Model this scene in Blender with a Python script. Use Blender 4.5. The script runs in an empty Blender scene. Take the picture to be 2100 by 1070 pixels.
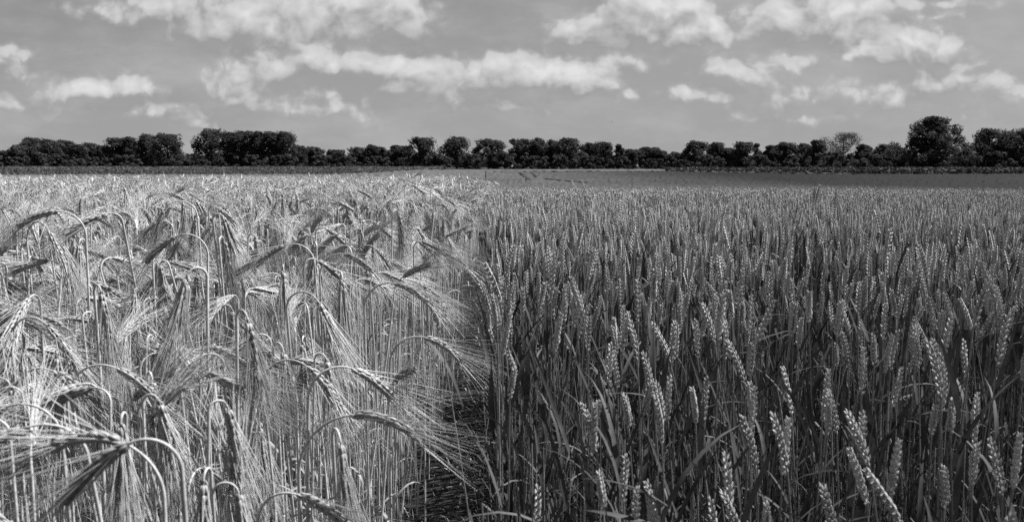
import bpy, math, random
import numpy as np
from mathutils import Vector, Matrix

S = bpy.context.scene
COL = S.collection
R = math.radians
rng = np.random.default_rng(11)
random.seed(5)

# ------------------------------------------------------------------ camera
FPX = 1648.0                      # focal length in photograph pixels (2100 wide)
PITCH = R(6.92)
CAMZ = 1.30
cam_d = bpy.data.cameras.new('camera')
cam_d.sensor_width = 36.0
cam_d.lens = 36.0 * FPX / 2100.0
cam_d.clip_start = 0.05
cam_d.clip_end = 9000
cam_d.dof.use_dof = True
cam_d.dof.focus_distance = 3.0
cam_d.dof.aperture_fstop = 9.0
cam = bpy.data.objects.new('camera', cam_d)
COL.objects.link(cam)
cam.location = (0, 0, CAMZ)
cam.rotation_euler = (R(90) - PITCH, 0, 0)
S.camera = cam


def pix(px, py, d):
    """the place seen at a photograph pixel, d metres ahead of the camera"""
    a, b = (px - 1050) / FPX, -(py - 535) / FPX
    v = np.array([a, math.cos(PITCH) + b * math.sin(PITCH), -math.sin(PITCH) + b * math.cos(PITCH)])
    v *= d / v[1]
    return v + np.array([0, 0, CAMZ])


def proj(p):
    x, y, z = p[0], p[1], p[2] - CAMZ
    f = y * math.cos(PITCH) - z * math.sin(PITCH)
    u = y * math.sin(PITCH) + z * math.cos(PITCH)
    f = max(f, 1e-3)
    return 1050 + FPX * x / f, 535 - FPX * u / f


# ------------------------------------------------------------------ sun, sky, exposure
SUN_EL, SUN_AZ = R(52), R(24)     # azimuth from +x towards +y
SUN_DIR = Vector((math.cos(SUN_EL) * math.cos(SUN_AZ), math.cos(SUN_EL) * math.sin(SUN_AZ), math.sin(SUN_EL)))
sun_d = bpy.data.lights.new('sun', 'SUN')
sun_d.energy = 5.0
sun_d.angle = R(0.5)
sun_d.color = (1, 1, 1)
sun = bpy.data.objects.new('sun', sun_d)
COL.objects.link(sun)
sun.rotation_euler = SUN_DIR.to_track_quat('Z', 'Y').to_euler()

S.view_settings.view_transform = 'Standard'
S.view_settings.look = 'None'
S.view_settings.exposure = 1.5
S.view_settings.gamma = 1.0
S.view_settings.use_curve_mapping = False
S.render.engine = 'CYCLES'
S.cycles.max_bounces = 6
S.cycles.diffuse_bounces = 2
S.cycles.glossy_bounces = 2
S.cycles.transmission_bounces = 3
S.cycles.transparent_max_bounces = 4
S.cycles.use_denoising = False
S.cycles.use_adaptive_sampling = False


class NT:
    """small helper to write node trees"""
    def __init__(s, tree):
        s.t = tree

    def n(s, kind, **kw):
        nd = s.t.nodes.new(kind)
        for k, v in kw.items():
            setattr(nd, k, v)
        return nd

    def put(s, sock, v):
        if hasattr(v, 'links'):
            s.t.links.new(v, sock)
        else:
            sock.default_value = v

    def math(s, op, a, b=0.0, c=None, clamp=False):
        nd = s.n('ShaderNodeMath', operation=op, use_clamp=clamp)
        s.put(nd.inputs[0], a)
        s.put(nd.inputs[1], b)
        if c is not None:
            s.put(nd.inputs[2], c)
        return nd.outputs[0]

    def vmath(s, op, a, b=(0, 0, 0), out=0):
        nd = s.n('ShaderNodeVectorMath', operation=op)
        s.put(nd.inputs[0], a)
        s.put(nd.inputs[1], b)
        return nd.outputs[out]

    def rng(s, v, a, b, c, d, smooth=False):
        nd = s.n('ShaderNodeMapRange')
        nd.interpolation_type = 'SMOOTHSTEP' if smooth else 'LINEAR'
        for i, q in enumerate((v, a, b, c, d)):
            s.put(nd.inputs[i], q)
        return nd.outputs[0]

    def noise(s, vec, scale, detail=3, rough=0.5, out=0, dim='3D'):
        nd = s.n('ShaderNodeTexNoise', noise_dimensions=dim)
        s.put(nd.inputs['Vector'], vec)
        nd.inputs['Scale'].default_value = scale
        nd.inputs['Detail'].default_value = detail
        nd.inputs['Roughness'].default_value = rough
        return nd.outputs[out]

    def mixf(s, f, a, b):
        nd = s.n('ShaderNodeMix', data_type='FLOAT')
        s.put(nd.inputs[0], f)
        s.put(nd.inputs[2], a)
        s.put(nd.inputs[3], b)
        return nd.outputs[0]


# cumulus banks, as bearings: (centre x, centre y, half width, half height, weight) in the photograph's grid
# (the far bank lies behind the near one)
FAR_BANK = [
    (560, 40, 85, 46, 1.0), (640, 20, 110, 56, 1.1), (760, 22, 110, 56, 1.2), (690, 62, 160, 40, .9), (825, 30, 50, 44, .9), (560, 75, 90, 26, .5),
    (470, 48, 70, 38, 1.1), (400, 58, 80, 34, .6), (305, 40, 70, 28, .6), (220, 15, 90, 30, .45), (360, 5, 90, 25, .5),
    (1290, 22, 60, 42, 1.1), (1345, 40, 95, 52, 1.1), (1425, 55, 75, 50, 1.2), (1210, 58, 75, 34, 1.1), (1170, 82, 50, 22, .8), (1465, 65, 40, 34, .7), (1380, 82, 120, 26, .8), (1400, 5, 60, 20, .6),
    (1560, 45, 60, 36, .8), (1640, 30, 80, 45, 1.0), (1720, 35, 80, 45, 1.0), (1800, 50, 90, 45, 1.0), (1700, 75, 130, 32, .8), (1930, 40, 60, 16, .6), (1900, 5, 90, 12, .5), (1990, 8, 60, 10, .4),
]
NEAR_BANK = [
    (645, 115, 50, 32, 1.1), (540, 128, 75, 28, .8), (740, 126, 60, 28, .9), (800, 142, 60, 26, .7), (850, 150, 48, 34, 1.1), (600, 140, 120, 22, .5),
    (930, 154, 60, 32, 1.0), (1080, 142, 90, 34, 1.2), (1010, 150, 60, 28, .9), (1170, 155, 80, 32, 1.0), (1230, 172, 55, 20, .7), (1100, 170, 130, 24, .7),
    (870, 190, 95, 22, .8), (820, 182, 45, 18, .5),
    (285, 172, 75, 26, 1.1), (225, 174, 50, 20, .8), (140, 180, 50, 20, .8), (185, 192, 60, 14, .6), (40, 152, 40, 20, .9), (25, 112, 40, 22, .7), (85, 205, 70, 16, .5), (8, 212, 30, 14, .5),
    (450, 168, 60, 30, .8), (520, 185, 70, 26, .7), (600, 215, 80, 20, .7), (662, 183, 28, 22, .8), (340, 226, 85, 14, .65), (500, 212, 70, 16, .55), (118, 232, 42, 14, .6), (200, 227, 28, 10, .6), (270, 222, 50, 12, .5),
    (1885, 92, 95, 40, 1.1), (1950, 92, 50, 28, .8), (1820, 112, 90, 24, .7),
    (1515, 138, 65, 26, .9), (1640, 122, 42, 24, 1.0), (1600, 172, 70, 20, .7), (1735, 178, 50, 22, .8), (1465, 205, 90, 20, .95), (1610, 205, 70, 16, .6), (1405, 205, 40, 14, .6), (1550, 155, 50, 18, .5),
    (1300, 130, 70, 22, .6), (1860, 168, 60, 26, .75), (1945, 160, 60, 22, .7), (2040, 168, 42, 16, .8), (1990, 130, 26, 10, .7), (1790, 205, 70, 16, .55), (2070, 200, 70, 22, .6),
    (1050, 212, 90, 16, .6), (930, 215, 90, 16, .5), (760, 245, 70, 14, .5), (1560, 240, 90, 12, .5), (1880, 205, 90, 16, .5), (700, 222, 70, 14, .4), (1250, 200, 80, 14, .45), (1700, 240, 80, 10, .45), (420, 250, 80, 10, .4), (2000, 240, 80, 12, .4),
]


def make_world():
    w = bpy.data.worlds.new('World')
    S.world = w
    w.use_nodes = True
    nt = w.node_tree
    nt.nodes.clear()
    def density_group(CLOUDS, shift):
        # density of one bank of cloud along a bearing
        g = bpy.data.node_groups.new('cloud_density', 'ShaderNodeTree')
        g.interface.new_socket('Vector', in_out='INPUT', socket_type='NodeSocketVector')
        g.interface.new_socket('Density', in_out='OUTPUT', socket_type='NodeSocketFloat')
        h = NT(g)
        gi, go = h.n('NodeGroupInput'), h.n('NodeGroupOutput')
        p = gi.outputs[0]
        st = h.vmath('ADD', h.vmath('MULTIPLY', p, (1, 1.15, 1)), (shift, shift * .7, 0))
        w1 = h.vmath('MULTIPLY', h.vmath('SUBTRACT', h.noise(st, 11, 3, .55, 1, dim='2D'), (.5, .5, .5)), (.06, .035, 0))
        q = h.vmath('ADD', p, w1)
        sq = h.n('ShaderNodeSeparateXYZ')
        h.t.links.new(q, sq.inputs[0])
        U3, V3 = h.n('ShaderNodeCombineXYZ'), h.n('ShaderNodeCombineXYZ')
        for i in range(3):
            h.t.links.new(sq.outputs[0], U3.inputs[i])
            h.t.links.new(sq.outputs[1], V3.inputs[i])
        total = None
        rows = CLOUDS + [(0, -900, 10, 10, 0.0)] * (-len(CLOUDS) % 3)
        for k in range(0, len(rows), 3):                 # three banks at a time, one in each component
            sx, ox, sy, oy, wv = [], [], [], [], []
            for (x, y, a, b, wt) in rows[k:k + 3]:
                c = pix(x, y, 1.0) - np.array([0, 0, CAMZ])
                fx, fy = FPX / (a * CLOUD_W), FPX / (b * CLOUD_H)
                sx.append(fx); ox.append(-c[0] * fx); sy.append(fy); oy.append(-c[2] * fy); wv.append(wt if wt >= .75 else wt * 1.3)
            dx = h.n('ShaderNodeVectorMath', operation='MULTIPLY_ADD')
            dy = h.n('ShaderNodeVectorMath', operation='MULTIPLY_ADD')
            for nd, src, m_, o_ in ((dx, U3, sx, ox), (dy, V3, sy, oy)):
                h.t.links.new(src.outputs[0], nd.inputs[0])
                nd.inputs[1].default_value = m_
                nd.inputs[2].default_value = o_
            dyy = h.vmath('MULTIPLY', dy.outputs[0], dy.outputs[0])
            r2 = h.n('ShaderNodeVectorMath', operation='MULTIPLY_ADD')
            h.t.links.new(dx.outputs[0], r2.inputs[0])
            h.t.links.new(dx.outputs[0], r2.inputs[1])
            h.t.links.new(dyy, r2.inputs[2])
            g1 = h.vmath('MAXIMUM', h.vmath('SUBTRACT', (1, 1, 1), r2.outputs[0]), (0, 0, 0))
            m = h.vmath('DOT_PRODUCT', h.vmath('MULTIPLY', g1, g1), wv, out=1)
            total = m if total is None else h.math('ADD', total, m)
        f1 = h.noise(st, 30, 6, .62, dim='2D')
        vo = h.n('ShaderNodeTexVoronoi', voronoi_dimensions='2D', feature='F1')
        h.t.links.new(h.vmath('ADD', st, w1), vo.inputs['Vector'])
        vo.inputs['Scale'].default_value = 34
        vo.inputs['Detail'].default_value = 1.6
        vo.inputs['Roughness'].default_value = .55
        bil = h.math('SUBTRACT', .42, vo.outputs['Distance'])            # rounded heads, creases between them
        fb = h.math('ADD', h.math('MULTIPLY', h.math('SUBTRACT', f1, .5), 1.0), h.math('MULTIPLY', bil, .8))
        tot = h.math('MULTIPLY', h.math('TANH', h.math('MULTIPLY', total, .5)), 2.3)
        dens = h.math('SUBTRACT', h.math('ADD', tot, h.math('MULTIPLY', fb, h.rng(tot, 0, .35, .12, 1))), .12)
        h.t.links.new(dens, go.inputs[0])
        return g

    k = NT(nt)
    out = k.n('ShaderNodeOutputWorld')
    bg = k.n('ShaderNodeBackground')
    bg.inputs['Strength'].default_value = 0.05
    nt.links.new(bg.outputs[0], out.inputs[0])
    sky = k.n('ShaderNodeTexSky', sky_type='NISHITA')
    sky.sun_disc = False
    sky.sun_elevation = SUN_EL
    sky.sun_rotation = R(90) - SUN_AZ
    sky.air_density = 1.0
    sky.dust_density = 2.0
    bw = k.n('ShaderNodeRGBToBW')          # a black and white photograph: the sky's brightness only
    nt.links.new(sky.outputs[0], bw.inputs[0])
    skyv = k.math('MULTIPLY', k.math('POWER', bw.outputs[0], .5), SKY_GAIN)
    co = k.n('ShaderNodeTexCoord').outputs['Generated']
    sep = k.n('ShaderNodeSeparateXYZ')
    nt.links.new(co, sep.inputs[0])
    yy = k.math('MAXIMUM', sep.outputs[1], .08)
    u = k.math('DIVIDE', sep.outputs[0], yy)
    v = k.math('DIVIDE', sep.outputs[2], yy)
    cb = k.n('ShaderNodeCombineXYZ')
    nt.links.new(u, cb.inputs[0])
    nt.links.new(v, cb.inputs[1])
    P = cb.outputs[0]

    up = k.vmath('ADD', P, (.007, .021, 0))

    def bank(clouds, shift):
        g = density_group(clouds, shift)
        d = []
        for vec in (P, up):
            gn = k.n('ShaderNodeGroup')
            gn.node_tree = g
            nt.links.new(vec, gn.inputs[0])
            d.append(gn.outputs[0])
        slope = k.math('SUBTRACT', d[0], d[1])
        lit = k.rng(slope, -.48, 1.55, 0, 1, False)
        alpha = k.rng(d[0], -.14, k.rng(slope, -.3, .7, 1.1, .46), 0, .90, False)     # crisp sunlit heads, soft bases
        return alpha, k.mixf(lit, CLOUD_LO, CLOUD_HI)
    a1, c1 = bank(FAR_BANK, 3.7)
    a2, c2 = bank(NEAR_BANK, 0.0)
    # thin high veil and a paler band low over the horizon
    veil = k.noise(k.vmath('MULTIPLY', P, (2.2, 6.0, 1)), 2.6, 6, .6)
    veil = k.rng(veil, .40, .72, 0, .6, True)
    low = k.rng(v, .0, .19, .85, 0, True)
    base = k.mixf(low, skyv, CLOUD_LO * 1.12)
    base = k.mixf(veil, base, CLOUD_LO * 1.42)
    ahead = k.rng(sep.outputs[1], .1, .25, 0, 1, True)
    val = k.mixf(k.math('MULTIPLY', a1, ahead), base, c1)
    val = k.mixf(k.math('MULTIPLY', a2, ahead), val, c2)
    nt.links.new(val, bg.inputs['Color'])


SKY_GAIN = 1.12
CLOUD_LO, CLOUD_HI = 2.42, 5.7
CLOUD_W, CLOUD_H = 1.6, 1.68
make_world()
S.world.cycles.sampling_method = 'NONE'

# ------------------------------------------------------------------ materials (all neutral: the photograph is black and white)


def material(name, lo, hi, scale=9.0, rough=.55, trans=0.0, spec=.3, fine=None, coord='pos'):
    m = bpy.data.materials.new(name)
    m.use_nodes = True
    t = m.node_tree
    t.nodes.clear()
    k = NT(t)
    out = k.n('ShaderNodeOutputMaterial')
    pos = k.n('ShaderNodeNewGeometry').outputs['Position']
    v = k.noise(pos, scale, 3, .55)
    v = k.rng(v, .3, .7, lo, hi)
    if fine:
        f = k.noise(pos, fine[0], 2, .5)
        v = k.math('MULTIPLY', v, k.rng(f, .3, .7, 1 - fine[1], 1 + fine[1]))
    cc = k.n('ShaderNodeCombineColor')
    for i in range(3):
        t.links.new(v, cc.inputs[i])
    b = k.n('ShaderNodeBsdfPrincipled')
    t.links.new(cc.outputs[0], b.inputs['Base Color'])
    b.inputs['Roughness'].default_value = rough
    b.inputs['Specular IOR Level'].default_value = spec
    sh = b.outputs[0]
    if trans:
        tr = k.n('ShaderNodeBsdfTranslucent')
        t.links.new(cc.outputs[0], tr.inputs[0])
        mx = k.n('ShaderNodeMixShader')
        mx.inputs[0].default_value = trans
        t.links.new(sh, mx.inputs[1])
        t.links.new(tr.outputs[0], mx.inputs[2])
        sh = mx.outputs[0]
    t.links.new(sh, out.inputs[0])
    return m


M = {
    'b_stem': material('barley_straw', .25, .41, 14, .5, 0, .25, (160, .18)),
    'b_ear': material('barley_grain', 0.17, 0.29, 16, .5, .02, .35, (300, .2)),
    'b_awn': material('barley_beard', .28, .48, 12, .4, .10, .4),
    'b_leaf': material('dry_barley_leaf', 0.16, 0.29, 14, .6, .2, .2, (120, .25)),
    'w_stem': material('wheat_stem', .10, .19, 14, .45, 0, .4, (120, .15)),
    'w_ear': material('wheat_spikelet', .25, .42, 13, .5, .03, .35, (320, .22)),
    'w_leaf': material('wheat_leaf', .026, .062, 12, .62, .08, .12, (90, .2)),
    'soil': material('field_soil', 0.012, 0.024, 3, .95, 0, .1, (60, .5)),
    'litter': material('ground_leaf', 0.014, 0.05, 30, .6, .15, .3, (90, .4)),
    'foliage': material('tree_foliage', .036, .058, .35, .8, .40, .08, (2.2, .3)),
    'foliage2': material('paler_foliage', .038, .060, .4, .8, .40, .08, (2.2, .3)),
    'bark': material('bark', .02, .04, 2, .9, 0, .1),
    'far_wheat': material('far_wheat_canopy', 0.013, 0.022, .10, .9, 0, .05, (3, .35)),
    'far_barley': material('far_barley_canopy', .046, .064, .10, .9, 0, .05, (3, .25)),
    'beet': material('dark_crop_leaf', .06, .09, .3, .7, .30, .15, (6, .3)),
    'maize': material('maize_leaf', .024, .040, 1.5, .7, .25, .15, (6, .4)),
    'white': material('white_paint', .75, .82, 5, .5),
    'bird': material('dark_plumage', .02, .03, 5, .7),
    'track': material('wheel_track', 0.014, 0.02, .5, .95, 0, .05),
}

# cloud shadow painted into the far wheat's colour, darkening away from the barley
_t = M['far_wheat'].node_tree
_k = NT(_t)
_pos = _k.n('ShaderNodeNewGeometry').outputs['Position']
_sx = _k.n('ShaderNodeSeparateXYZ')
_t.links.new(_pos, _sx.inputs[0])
_cloud_shade = _k.rng(_k.math('ADD', _sx.outputs[0], _k.math('MULTIPLY', _k.noise(_pos, .05, 3), 14)), 2, 36, 2.8, .22)
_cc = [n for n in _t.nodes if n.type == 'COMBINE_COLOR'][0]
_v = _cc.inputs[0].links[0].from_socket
_m = _k.math('MULTIPLY', _v, _cloud_shade)
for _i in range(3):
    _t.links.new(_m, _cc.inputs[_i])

# ------------------------------------------------------------------ mesh helpers (numpy: verts, tris)


def norm(v):
    v = np.asarray(v, float)
    return v / (np.linalg.norm(v) + 1e-12)


def tube(path, radii, sides=5, cap=False):
    path = np.asarray(path, float)
    n = len(path)
    radii = np.broadcast_to(np.asarray(radii, float), (n,))
    tg = np.gradient(path, axis=0)
    tg /= np.linalg.norm(tg, axis=1)[:, None] + 1e-12
    ref = np.array([1., 0, 0]) if abs(tg[0][0]) < .8 else np.array([0, 1., 0])
    a = norm(ref - tg[0] * np.dot(ref, tg[0]))
    V = []
    ang = np.arange(sides) * 2 * math.pi / sides
    for i in range(n):
        a = norm(a - tg[i] * np.dot(a, tg[i]))
        b = np.cross(tg[i], a)
        V.append(path[i] + radii[i] * (np.cos(ang)[:, None] * a + np.sin(ang)[:, None] * b))
    V = np.concatenate(V)
    F = []
    for i in range(n - 1):
        for j in range(sides):
            p, q = i * sides + j, i * sides + (j + 1) % sides
            F += [(p, q, q + sides), (p, q + sides, p + sides)]
    return V, np.array(F, int)


def spindle(base, axis, side, L, w, t, prof, sides=6):
    """a pointed seed: profile is [(along, radius), ...]"""
    axis = norm(axis)
    side = norm(np.asarray(side) - axis * np.dot(side, axis))
    nb = np.cross(axis, side)
    ang = np.arange(sides) * 2 * math.pi / sides
    V = []
    for (s, r) in prof:
        V.append(base + axis * L * s + np.cos(ang)[:, None] * side * (w * .5 * r) + np.sin(ang)[:, None] * nb * (t * .5 * r))
    V = np.concatenate(V)
    F = []
    for i in range(len(prof) - 1):
        for j in range(sides):
            p, q = i * sides + j, i * sides + (j + 1) % sides
            F += [(p, q, q + sides), (p, q + sides, p + sides)]
    return V, np.array(F, int)


PROF_HI = [(0, .35), (.18, .85), (.42, 1.0), (.68, .78), (.88, .38), (1.0, .05)]
PROF_MD = [(0, .4), (.35, 1.0), (.7, .7), (1.0, .05)]
PROF_LO = [(0, .35), (.4, 1.0), (1.0, .08)]


def blade(path, widths, side, fold=.25):
    """a leaf blade, creased along its midrib"""
    path = np.asarray(path, float)
    n = len(path)
    tg = np.gradient(path, axis=0)
    V = []
    for i in range(n):
        t = norm(tg[i])
        sd = np.asarray(side[i] if np.ndim(side) == 2 else side, float)
        sd = norm(sd - t * np.dot(sd, t))
        nn = np.cross(t, sd)
        w = widths[i] * .5
        V += [path[i] - sd * w + nn * w * fold, path[i], path[i] + sd * w + nn * w * fold]
    F = []
    for i in range(n - 1):
        for j in range(2):
            p = i * 3 + j
            F += [(p, p + 1, p + 4), (p, p + 4, p + 3)]
    return np.array(V), np.array(F, int)


def join(parts):
    V, F, o = [], [], 0
    for v, f in parts:
        V.append(v)
        F.append(f + o)
        o += len(v)
    return np.concatenate(V), np.concatenate(F)


def mesh_from(name, V, F, mats, midx=None, smooth=True):
    me = bpy.data.meshes.new(name)
    V = np.ascontiguousarray(V, np.float32)
    F = np.ascontiguousarray(F, np.int32)
    me.vertices.add(len(V))
    me.vertices.foreach_set('co', V.ravel())
    me.loops.add(F.size)
    me.loops.foreach_set('vertex_index', F.ravel())
    me.polygons.add(len(F))
    me.polygons.foreach_set('loop_start', np.arange(0, F.size, 3, dtype=np.int32))
    for m in mats:
        me.materials.append(m)
    if midx is not None:
        me.polygons.foreach_set('material_index', np.ascontiguousarray(midx, np.int32))
    me.polygons.foreach_set('use_smooth', np.full(len(F), smooth))
    me.update(calc_edges=True)
    return me


def link(name, me, parent=None, loc=None):
    o = bpy.data.objects.new(name, me)
    COL.objects.link(o)
    if parent:
        o.parent = parent
    if loc is not None:
        o.location = loc
    return o


def tag(o, label=None, cat=None, group=None, kind=None):
    if label:
        o['label'] = label
    if cat:
        o['category'] = cat
    if group:
        o['group'] = group
    if kind:
        o['kind'] = kind
    return o


# ------------------------------------------------------------------ plants


def leaf_path(h, az, L, th0, curl, n=8, wob=0.0, r0=.002):
    out = np.array([math.cos(az), math.sin(az), 0])
    p = np.array([0, 0, h]) + out * r0
    pts = [p.copy()]
    for i in range(n):
        th = th0 + curl * ((i + .5) / n) ** 1.3
        a2 = az + wob * (i / n)
        o2 = np.array([math.cos(a2), math.sin(a2), 0])
        p = p + (L / n) * (math.cos(th) * np.array([0, 0, 1]) + math.sin(th) * o2)
        pts.append(p.copy())
    side = np.array([-math.sin(az), math.cos(az), 0])
    return np.array(pts), side


def make_leaf(r, h, az, L, w, th0, curl, n=8, twist=0.0, wob=0.0):
    pts, side = leaf_path(h, az, L, th0, curl, n, wob)
    s = np.linspace(0, 1, n + 1)
    wd = w * np.minimum(1, .45 + 2.2 * s) * (1 - s ** 2.6) + .0004
    if twist:
        tg = np.gradient(pts, axis=0)
        sides = []
        for i in range(n + 1):
            t = norm(tg[i])
            b = np.cross(t, side)
            a = twist * s[i]
            sides.append(side * math.cos(a) + b * math.sin(a))
        side = np.array(sides)
    return blade(pts, wd, side, .22)


def barley_curve(apex, droop, rad, ear, curl, n_arc=10, bow=.0):
    """stem, then neck arc, then ear axis, in the x-z plane. apex: height of the highest point."""
    rise = rad * math.sin(min(droop, math.pi / 2))
    h0 = apex - rise
    ns = 7
    stem = [np.array([bow * math.sin(math.pi * i / ns) * h0, 0, h0 * i / ns]) for i in range(ns + 1)]
    for i in range(1, n_arc + 1):
        th = droop * i / n_arc
        stem.append(np.array([rad * (1 - math.cos(th)), 0, h0 + rad * math.sin(th)]))
    # an ear that stands up counts towards the plant's height
    top = stem[-1][2] + max(0.0, max((ear / 14) * sum(math.cos(droop + curl * (i + 1) / 14) for i in range(k)) for k in range(1, 15)))
    over = max(0.0, top - apex)
    if over > 0:
        stem = [q - np.array([0, 0, over * (i / ns if i <= ns else 1)]) for i, q in enumerate(stem)]
        h0 -= over
    p, th, e = stem[-1].copy(), droop, []
    m = 14
    e.append(p.copy())
    for i in range(m):
        th += curl / m
        p = p + (ear / m) * np.array([math.sin(th), 0, math.cos(th)])
        e.append(p.copy())
    return np.array(stem), np.array(e), h0


def along(path, s):
    """point and tangent at fraction s of a polyline of equal steps"""
    n = len(path) - 1
    x = min(max(s, 0), .9999) * n
    i = int(x)
    return path[i] + (path[i + 1] - path[i]) * (x - i), norm(path[i + 1] - path[i])


def barley(r, apex, droop, rad, ear, curl, lod, stem_r=.0022, spread=1.0, tall=None):
    stem, e, h0 = barley_curve(apex, droop, rad, ear, curl, (12, 8, 5, 3)[lod])
    bow = r.normal(0, .012)
    bowy = r.normal(0, .012)
    zz = np.clip(stem[:8, 2] / h0, 0, 1)
    wob = np.sin(math.pi * zz)
    stem[:8, 0] += bow * wob
    stem[:8, 1] += bowy * wob
    shaggy = droop > R(146)
    if shaggy:
        spread *= .72
    res = {}
    # stem
    rad_s = np.full(len(stem), stem_r)
    rad_s[:8] = stem_r * (1.25 - .25 * np.linspace(0, 1, 8))
    rad_s[8:] = stem_r * np.linspace(.95, .5, len(stem) - 8)
    if lod == 0:
        parts = [tube(stem, rad_s, 6)]
        for zn in (.22, .45, .70):                      # nodes on the straw
            i = zn * 7
            p, t = along(stem[:8], zn)
            parts.append(spindle(p - t * .004, t, (1, 0, 0), .008, stem_r * 3.1, stem_r * 3.1, PROF_MD, 6))
    elif lod == 1:
        parts = [tube(stem, rad_s, 4)]
    else:
        keep = stem[stem[:, 2] > apex - (.5 if lod == 2 else .3)]
        keep = keep if len(keep) > 2 else stem[-5:]
        parts = [tube(keep, stem_r * (1.15 if lod == 2 else 1.7), 3)]
    res['stem'] = join(parts)
    # ear
    nodes = (16, 12, 7, 4)[lod]
    grains, awns = [], []
    yv = np.array([0, 1., 0])
    nawn = 0
    roll = r.uniform(0, math.pi)
    for k in range(nodes):
        s = (k + .2) / (nodes + 1.0)
        p, t = along(e, s)
        b1 = yv
        b2 = norm(np.cross(t, b1))
        sgn = 1 if k % 2 else -1
        size = 1.0 - .35 * max(0, (s - .6) / .4)
        size *= min(1, .75 + s * 2)
        if lod <= 1:
            angs = (-1.05, 0, 1.05)
        elif lod == 2:
            angs = (-.8, .8)
        else:
            angs = (0,)
        for a in angs:
            aa = roll + a + (0 if sgn > 0 else math.pi)
            o = math.cos(aa) * b1 + math.sin(aa) * b2
            ax = norm(t + o * r.uniform(.17, .31) + r.normal(0, .03, 3))
            L = (.0148, .0148, .019, .03)[lod] * size
            w = (.0059, .0064, .0080, .0100)[lod] * size
            base = p + o * (.0026 if lod < 2 else .001)
            grains.append(spindle(base, ax, np.cross(ax, o), L, w, w * .8, PROF_HI if lod == 0 else (PROF_MD if lod == 1 else PROF_LO), (6, 5, 4, 3)[lod]))
            # beard
            reps = (1, 1, 1, 2)[lod]
            if lod <= 1:
                reps = 2 if shaggy else (0 if a != 0 and r.random() < .3 else 1)
            for _ in range(reps):
                tip = base + ax * L * .95
                La = r.uniform(.10, .145) * (1.0 - .25 * s)
                a3 = aa + r.normal(0, .7)
                o3 = math.cos(a3) * b1 + math.sin(a3) * b2
                dr = norm(t + o3 * r.uniform(.08, .40) * spread + r.normal(0, .06, 3))
                n = (5, 3, 1, 1)[lod]
                pts = [tip]
                q, dd = tip.copy(), dr.copy()
                bend = r.normal(0, .05, 3) + np.array([0, 0, -.035]) + o * .05
                for i in range(n):
                    q = q + dd * La / n
                    dd = norm(dd + bend * (3.0 / n) * .5)
                    pts.append(q.copy())
                if lod < 2:
                    aw = (.00058, .00066)[lod] * (1.2 if shaggy else 1)
                    awns.append(tube(pts, np.linspace(aw, aw * .3, n + 1), 3))
                else:
                    sd = norm(np.cross(dd, r.normal(0, 1, 3))) * (.0010 if lod == 2 else .0024)
                    V = np.array([pts[0] - sd, pts[0] + sd, pts[-1]])
                    awns.append((V, np.array([[0, 1, 2]])))
    if lod == 0:
        grains.append(tube(e, np.linspace(.0012, .0006, len(e)), 4))
        # the little collar where the ear begins
        grains.append(spindle(e[0] - norm(e[1] - e[0]) * .002, e[1] - e[0], (0, 1, 0), .007, .0042, .0042, PROF_MD, 6))
    res['ear'] = join(grains)
    res['beard'] = join(awns)
    # dry leaves
    leaves = []
    nl = (2, 2, 1, 0)[lod]
    if lod == 1 and r.random() < .4:
        nl = 1
    for i in range(nl):
        h = apex * r.uniform(.38, .72) if lod < 2 else apex * r.uniform(.7, .8)
        leaves.append(make_leaf(r, h, r.uniform(0, 6.28), r.uniform(.07, .15), r.uniform(.004, .0075), r.uniform(.15, .5), r.uniform(1.4, 3.4), (7, 4, 3, 3)[lod], r.uniform(-2.5, 2.5), r.uniform(-.8, .8)))
    res['leaves'] = leaves
    res['apex_xy'] = stem[np.argmax(stem[:, 2])][:2]
    res['ear_mid'] = e[7]
    res['tip'] = e[-1]
    return res


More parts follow.
